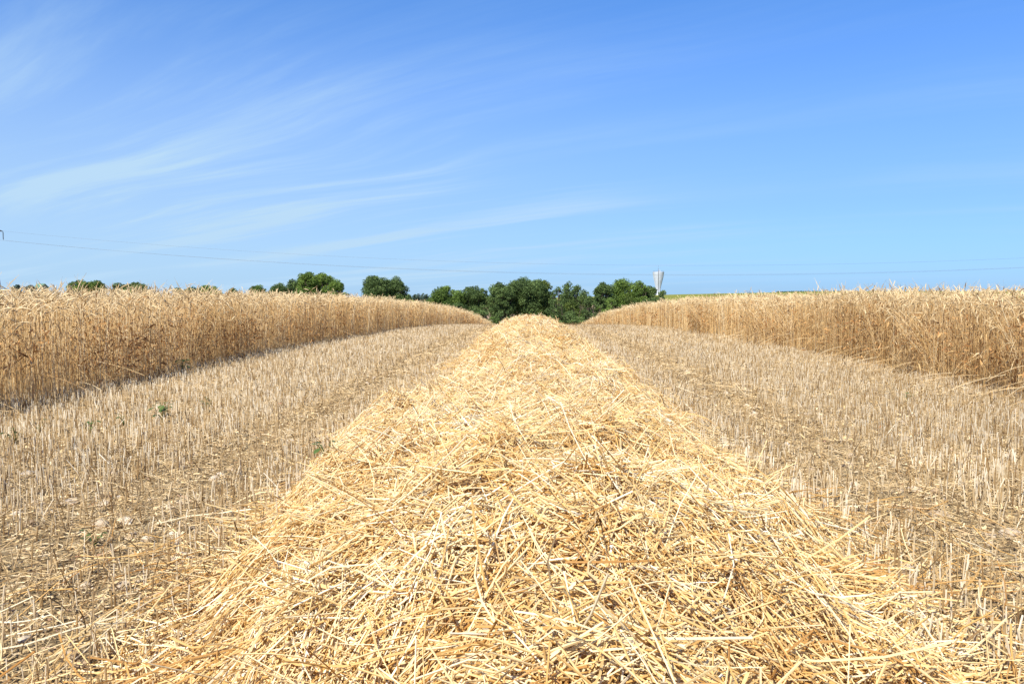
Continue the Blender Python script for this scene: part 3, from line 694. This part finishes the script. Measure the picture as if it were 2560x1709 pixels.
G, D_, O_, FA = M_green, M_deep, M_olive, M_far
TREES = [
 # centre rows beyond the crest
 (430, 463, 285.5, 150, G, 'round green tree, left half of the pair left of centre behind the wheat crest', {}),
 (459, 490, 285, 153, D_, 'dark green tree touching the yellow field gap, right half of the pair left of centre', {}),
 (490, 514, 281.5, 148, D_, 'left shoulder tree of the tall central clump, beside the yellow gap', dict(base_frac=0.3)),
 (506, 544, 276, 152, D_, 'tallest broad dark tree of the central clump behind the straw heap', dict(nlobe=34, base_frac=0.33)),
 (528, 553, 279.5, 156, O_, 'olive green tree on the right side of the central clump', dict(base_frac=0.3)),
 (550, 565, 286, 149, D_, 'small dark round tree just right of the central clump', dict(nlobe=9)),
 (559, 575, 280.5, 151, D_, 'thin spindly tree with a pointed see-through top right of the central clump', dict(pointed=0.55, sparse=0.6, nlobe=22, base_frac=0.03)),
 (567, 584, 284, 154, D_, 'slender loose tree just right of the spindly pointed tree', dict(pointed=0.4, sparse=0.6, nlobe=20, base_frac=0.03)),
 (577, 593, 288.5, 150, D_, 'short narrow loose tree, last before the right hand clump', dict(pointed=0.3, sparse=0.6, nlobe=18, base_frac=0.03)),
 (594, 613, 281, 149, D_, 'leftmost bushy tree of the clump left of the water tower', {}),
 (609, 636, 277.5, 154, G, 'highest green tree of the clump left of the water tower', dict(nlobe=30, sparse=0.75)),
 (631, 648, 279.5, 150, G, 'domed green tree between the highest one and the water tower', {}),
 (643, 658, 285, 152, D_, 'dark tree standing in front of the water tower foot', {}),
 (654, 669, 289.5, 147, D_, 'low dark cone shaped tree right of the water tower foot', dict(pointed=0.8, nlobe=10)),
 # left groups
 (249, 268, 284, 160, G, 'small green tree at the left end of the left hand clump', {}),
 (267, 291, 282, 158, D_, 'low dark tree second from left in the left hand clump', {}),
 (285, 302, 278, 162, D_, 'dark mid height tree left of the tallest one in the left hand clump', {}),
 (296, 317, 271, 158, G, 'tallest tree of the left hand clump with a rounded top', dict(nlobe=30)),
 (313, 335, 272, 160, G, 'bright green tree right of the tallest in the left hand clump', dict(nlobe=30)),
 (329, 345, 278.5, 157, G, 'green tree at the right shoulder of the left hand clump', {}),
 (341, 351, 291.5, 155, D_, 'tiny dark bush-like tree at the right foot of the left hand clump', dict(nlobe=7)),
 (363, 388, 274.5, 150, D_, 'left half of the lone dark pair standing between the two main clumps', dict(nlobe=30)),
 (382, 407, 275.5, 152, D_, 'right half of the lone dark pair standing between the two main clumps', dict(nlobe=30)),
 (404, 413, 293.5, 149, D_, 'small dark tree at the right foot of the lone dark pair', dict(nlobe=7)),
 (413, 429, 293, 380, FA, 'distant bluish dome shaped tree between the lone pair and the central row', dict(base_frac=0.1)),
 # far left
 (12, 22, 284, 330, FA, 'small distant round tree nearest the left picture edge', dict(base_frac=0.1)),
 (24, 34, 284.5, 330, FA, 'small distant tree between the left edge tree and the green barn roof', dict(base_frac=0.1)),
 (67, 90, 279.3, 250, G, 'left part of the wide green treetop over the wheat at far left', dict(base_frac=0.1)),
 (84, 104, 279.5, 252, G, 'right part of the wide green treetop over the wheat at far left', dict(base_frac=0.1)),
 (111, 130, 282, 255, D_, 'dark treetop right of the wide green one at far left', dict(base_frac=0.1)),
 (127, 147, 281.6, 250, D_, 'second dark treetop right of the wide green one at far left', dict(base_frac=0.1)),
 (173, 182, 287, 300, D_, 'tiny dark treetop barely over the wheat left of the small twin tops', dict(base_frac=0.1)),
 (183, 199, 286, 250, D_, 'left one of the two small twin treetops over the left wheat', dict(base_frac=0.1)),
 (197, 219, 284.3, 250, G, 'right one of the two small twin treetops over the left wheat', dict(base_frac=0.1)),
 (228, 237, 287.3, 260, D_, 'tiny treetop between the small twin tops and the left hand clump', dict(base_frac=0.1)),
]
for i, (a, b, tp, dd, mt, lab, kw) in enumerate(TREES):
    tree(a, b, tp, dd, mt, lab, seed=i, **kw)
# bushes of the hedge under the trees
BUSH = [
 (418, 434, 299, 146, D_, 'low dark hedge bush left of the central row'),
 (446, 470, 302, 140, D_, 'dark bush under the pair left of centre'),
 (468, 490, 308, 136, D_, 'dark bush at the end of the left wheat wall'),
 (486, 500, 316, 133, G, 'low green bush directly behind the left end of the straw crest'),
 (494, 512, 310, 138, D_, 'green bush under the central clump, left of its trunks'),
 (515, 530, 313, 140, G, 'small bush below the tallest central tree'),
 (533, 550, 309, 139, O_, 'olive bush under the right side of the central clump'),
 (546, 566, 298, 141, D_, 'dark bush right of the central clump'),
 (560, 592, 297, 143, O_, 'wide yellowish green bush under the spindly trees'),
 (562, 584, 310, 136, D_, 'dark grey green bush above the right wheat tip'),
 (582, 602, 295, 140, D_, 'dark green bush left of the right hand clump'),
 (598, 622, 297, 142, G, 'green bush under the right hand clump'),
 (618, 642, 296, 144, O_, 'olive bush under the domed tree by the water tower'),
 (638, 662, 296, 143, D_, 'dark bush below the water tower'),
 (504, 522, 318, 134, D_, 'low dark bush behind the left side of the straw crest'),
 (540, 562, 317, 134, D_, 'low dark bush behind the right side of the straw crest'),
]
for i, (a, b, tp, dd, mt, lab) in enumerate(BUSH):
    tree(a, b, tp, dd, mt, lab, base_frac=0.03, nlobe=6, sparse=0.6, seed=100 + i, name='hedge_bush', cat='bush', group='hedge bushes under the trees')

# distant strip of wood on the skyline at the right
wd_ = MB(); n = 5200; D = 760
px = np.concatenate([R.uniform(780, 925, n // 2), R.uniform(935, 1120, n // 2)])
x = np.array([at(p, D)[0] for p in px]); y = D + R.uniform(-15, 15, n)
hh = (2.6 + 2.2 * vnoise(x, y * 0, 14, 40))
z = ground(x, y, False); c = np.stack([x, y, z], -1)
_, ztop = at(900, D, 291.0)
c[:, 2] = np.maximum(z, ztop - 6) + (ztop - np.maximum(z, ztop - 6)) * R.rand(n) * (0.7 + 0.35 * vnoise(x, y * 0, 14, 40))
d = R.randn(n, 3); d /= np.linalg.norm(d, axis=1, keepdims=True); u = np.cross(d, R.randn(n, 3)); u /= np.linalg.norm(u, axis=1, keepdims=True); v = np.cross(d, u)
q = np.stack([c - u, c + v * 0.8, c + u, c - v * 0.8], 1)
wd_.add(q.reshape(-1, 3), np.arange(n * 4).reshape(-1, 4), r=np.repeat(R.rand(n), 4))
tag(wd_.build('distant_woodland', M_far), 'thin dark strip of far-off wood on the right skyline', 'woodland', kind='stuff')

# ------------------------------------------------------------------ water tower
D = 1100.0
k = D / F
xt, zt = at(658.4, D, 271.6)
zb = float(ground(xt, D, False)) - 0.5
wt = empty('water_tower', (xt, D, zb)); tag(wt, 'pale concrete water tower flaring upward like a funnel, right of the trees', 'water tower')
H = zt - zb
def lathe(mb, prof, seg=48, m=0):
    a = np.arange(seg) * 2 * np.pi / seg; v = np.array([[r_ * math.cos(t), r_ * math.sin(t), z_] for r_, z_ in prof for t in a]); q = []
    for i in range(len(prof) - 1):
        for j in range(seg): q.append([i * seg + j, i * seg + (j + 1) % seg, (i + 1) * seg + (j + 1) % seg, (i + 1) * seg + j])
    mb.add(v, q, m=m)
mb = MB()
prof = [(4.2, 0), (3.6, 3), (3.1, H - 34), (2.95, H - 25), (3.35, H - 21), (4.1, H - 17.5), (5.2, H - 13), (6.4, H - 8), (7.4, H - 3), (7.95, H - 0.3), (7.98, H), (7.7, H), (7.6, H - 0.3), (0.01, H + 0.5)]
lathe(mb, prof); mb.build('shaft', M_conc, wt, smooth=True)
mb = MB()
for j in range(24):
    a = j * 2 * np.pi / 24
    rp = [(r_ + 0.12, z_) for r_, z_ in prof[2:9]]
    P = np.array([[[r_ * math.cos(a), r_ * math.sin(a), z_] for r_, z_ in rp]]); mb.tubes(P, 0.13, 4)
mb.build('ribs', M_conc, wt)
mb = MB(); a = math.radians(-98)
P = np.array([[[(r_ + 0.35) * math.cos(a), (r_ + 0.35) * math.sin(a), z_] for r_, z_ in prof[1:10]] + [[8.2 * math.cos(a), 8.2 * math.sin(a), H + 2.0]]]); mb.tubes(P, 0.22, 6); mb.build('pipe', M_dark, wt)
mb = MB(); mb.box((1.0, -1.0, H + 1.2), (1.3, 1.3, 1.2)); mb.build('cabin', M_conc, wt)
mb = MB(); rim = 7.4
for j in range(32):
    a0, a1 = j * 2 * np.pi / 32, (j + 1) * 2 * np.pi / 32
    p0 = [rim * math.cos(a0), rim * math.sin(a0)]; p1 = [rim * math.cos(a1), rim * math.sin(a1)]
    mb.bar((*p0, H - 0.3), (*p0, H + 1.0), 0.05); mb.bar((*p0, H + 1.0), (*p1, H + 1.0), 0.05); mb.bar((*p0, H + 0.5), (*p1, H + 0.5), 0.04)
mb.build('railing', M_steel, wt)
for (ax, ay, ah, ar) in ((-1.2, -6.6, 9.0, 0.09), (0.8, -2.5, 3.0, 0.10), (2.6, 1.0, 2.4, 0.08)):
    mb = MB(); mb.bar((ax, ay, H - 0.2), (ax, ay, H + ah), ar, 6); mb.box((ax, ay, H + ah * 0.4), (0.28, 0.28, 0.7)); mb.build('antenna', M_steel, wt)

# ------------------------------------------------------------------ barn with a green roof, far left
D = 420.0
xb, zr = at(41, D, 283.6); zb = float(ground(xb, D, False))
bn = empty('barn', (xb, D, zb)); tag(bn, 'distant barn with a pale green roof just over the far left wheat', 'barn')
hw, hl = 2.0, 3.2; zr_ = zr - zb; ze = zr_ - 2.0
mb = MB(); mb.add([[-hw, -hl, 0], [hw, -hl, 0], [hw, hl, 0], [-hw, hl, 0], [-hw, -hl, ze], [hw, -hl, ze], [hw, hl, ze], [-hw, hl, ze], [0, -hl, zr_ - 0.1], [0, hl, zr_ - 0.1]],
    [[0, 1, 5, 4], [1, 2, 6, 5], [2, 3, 7, 6], [3, 0, 4, 7]], [[4, 5, 8], [6, 7, 9]]); mb.build('wall', M_wall, bn)
mb = MB()
for s_ in (-1, 1):
    mb.add([[s_ * 0.0, -hl - 0.5, zr_], [s_ * (hw + 0.5), -hl - 0.5, ze - 0.3], [s_ * (hw + 0.5), hl + 0.5, ze - 0.3], [0, hl + 0.5, zr_],
            [s_ * 0.0, -hl - 0.5, zr_ + 0.2], [s_ * (hw + 0.5), -hl - 0.5, ze - 0.1], [s_ * (hw + 0.5), hl + 0.5, ze - 0.1], [0, hl + 0.5, zr_ + 0.2]],
           [[0, 1, 2, 3], [4, 5, 6, 7], [0, 1, 5, 4], [1, 2, 6, 5], [2, 3, 7, 6]])
mb.build('roof', M_roof, bn); bn.rotation_euler = (0, 0, math.radians(62))
mb = MB(); mb.box((0, -hl - 0.05, 1.7), (1.2, 0.05, 1.7)); mb.build('door', M_dark, bn)

# ------------------------------------------------------------------ pylon and overhead cables
D = 200.0
xm, zpk = at(-13, D, 224); zb = float(ground(xm, D, False))
py_ = empty('pylon', (xm, D, zb)); tag(py_, 'grey steel pylon at the left picture edge, only its crossarm tip showing', 'pylon')
H = zpk - zb
_, zarm = at(-13, D, 229.5); za = zarm - zb
mb = MB()
def leg_at(z): 
    return 2.3 * (1 - z / H) + 0.28
lv = np.linspace(0, H - 0.6, 9)
cor = [(-1, -1), (1, -1), (1, 1), (-1, 1)]
for i in range(8):
    z0, z1 = lv[i], lv[i + 1]; w0, w1 = leg_at(z0), leg_at(z1)
    for j in range(4):
        a, b = cor[j], cor[(j + 1) % 4]
        mb.bar((a[0] * w0, a[1] * w0, z0), (a[0] * w1, a[1] * w1, z1), 0.07)
        mb.bar((a[0] * w0, a[1] * w0, z0), (b[0] * w1, b[1] * w1, z1), 0.04)
        mb.bar((b[0] * w0, b[1] * w0, z0), (a[0] * w1, a[1] * w1, z1), 0.04)
        mb.bar((a[0] * w1, a[1] * w1, z1), (b[0] * w1, b[1] * w1, z1), 0.04)
mb.build('mast', M_steel, py_)
arm = 6.0
for s_ in (-1, 1):
    mb = MB(); w = leg_at(za); tipp = (0, s_ * arm, za)
    for sx in (-1, 1):
        mb.bar((sx * w, s_ * w, za), tipp, 0.07); mb.bar((sx * w, s_ * w, za + 1.1), tipp, 0.07)
        for t in (0.25, 0.5, 0.75):
            p = [sx * w * (1 - t), s_ * (w + (arm - w) * t)]; mb.bar((*p, za), (*p, za + 1.1 * (1 - t)), 0.04)
            mb.bar((*p, za), (sx * w * (1.25 - t), s_ * (w + (arm - w) * (t - 0.25)), za + 1.1 * (1.25 - t)), 0.035)
    mb.build('crossarm', M_steel, py_)
    mb = MB(); mb.bar((0, s_ * arm, za), (0, s_ * arm, za - 2.2), 0.05, 6)
    for j in range(12): lathe_z = za - 0.25 - j * 0.15; mb.tubes(np.array([[[0, s_ * arm, lathe_z], [0, s_ * arm, lathe_z - 0.08]]]), 0.13, 8)
    mb.build('insulator', M_glass, py_)
def cable(y, z0, sag, lab):
    x0 = xm; _v, _ = at(700, y); span = 2 * (_v - x0); t = np.linspace(0, 1, 90)
    x = x0 + span * t; z = z0 - 4 * sag * t * (1 - t)
    m_ = MB(); m_.tubes(np.stack([x, np.full_like(x, y), z], -1)[None], 0.015, 5); o = m_.build('power_cable', M_cable, offset=(x0, y, z0))
    tag(o, lab, 'cable', 'overhead power cables')
cable(D - arm, zb + za - 2.25, 9.3, 'lower overhead cable, the nearer one of the close lower pair')
cable(D + arm, zb + za - 2.25, 9.3, 'lower overhead cable, the farther one of the close lower pair')
cable(D, zb + za + 0.1, 9.3, 'upper overhead cable, thinnest and highest line across the sky')
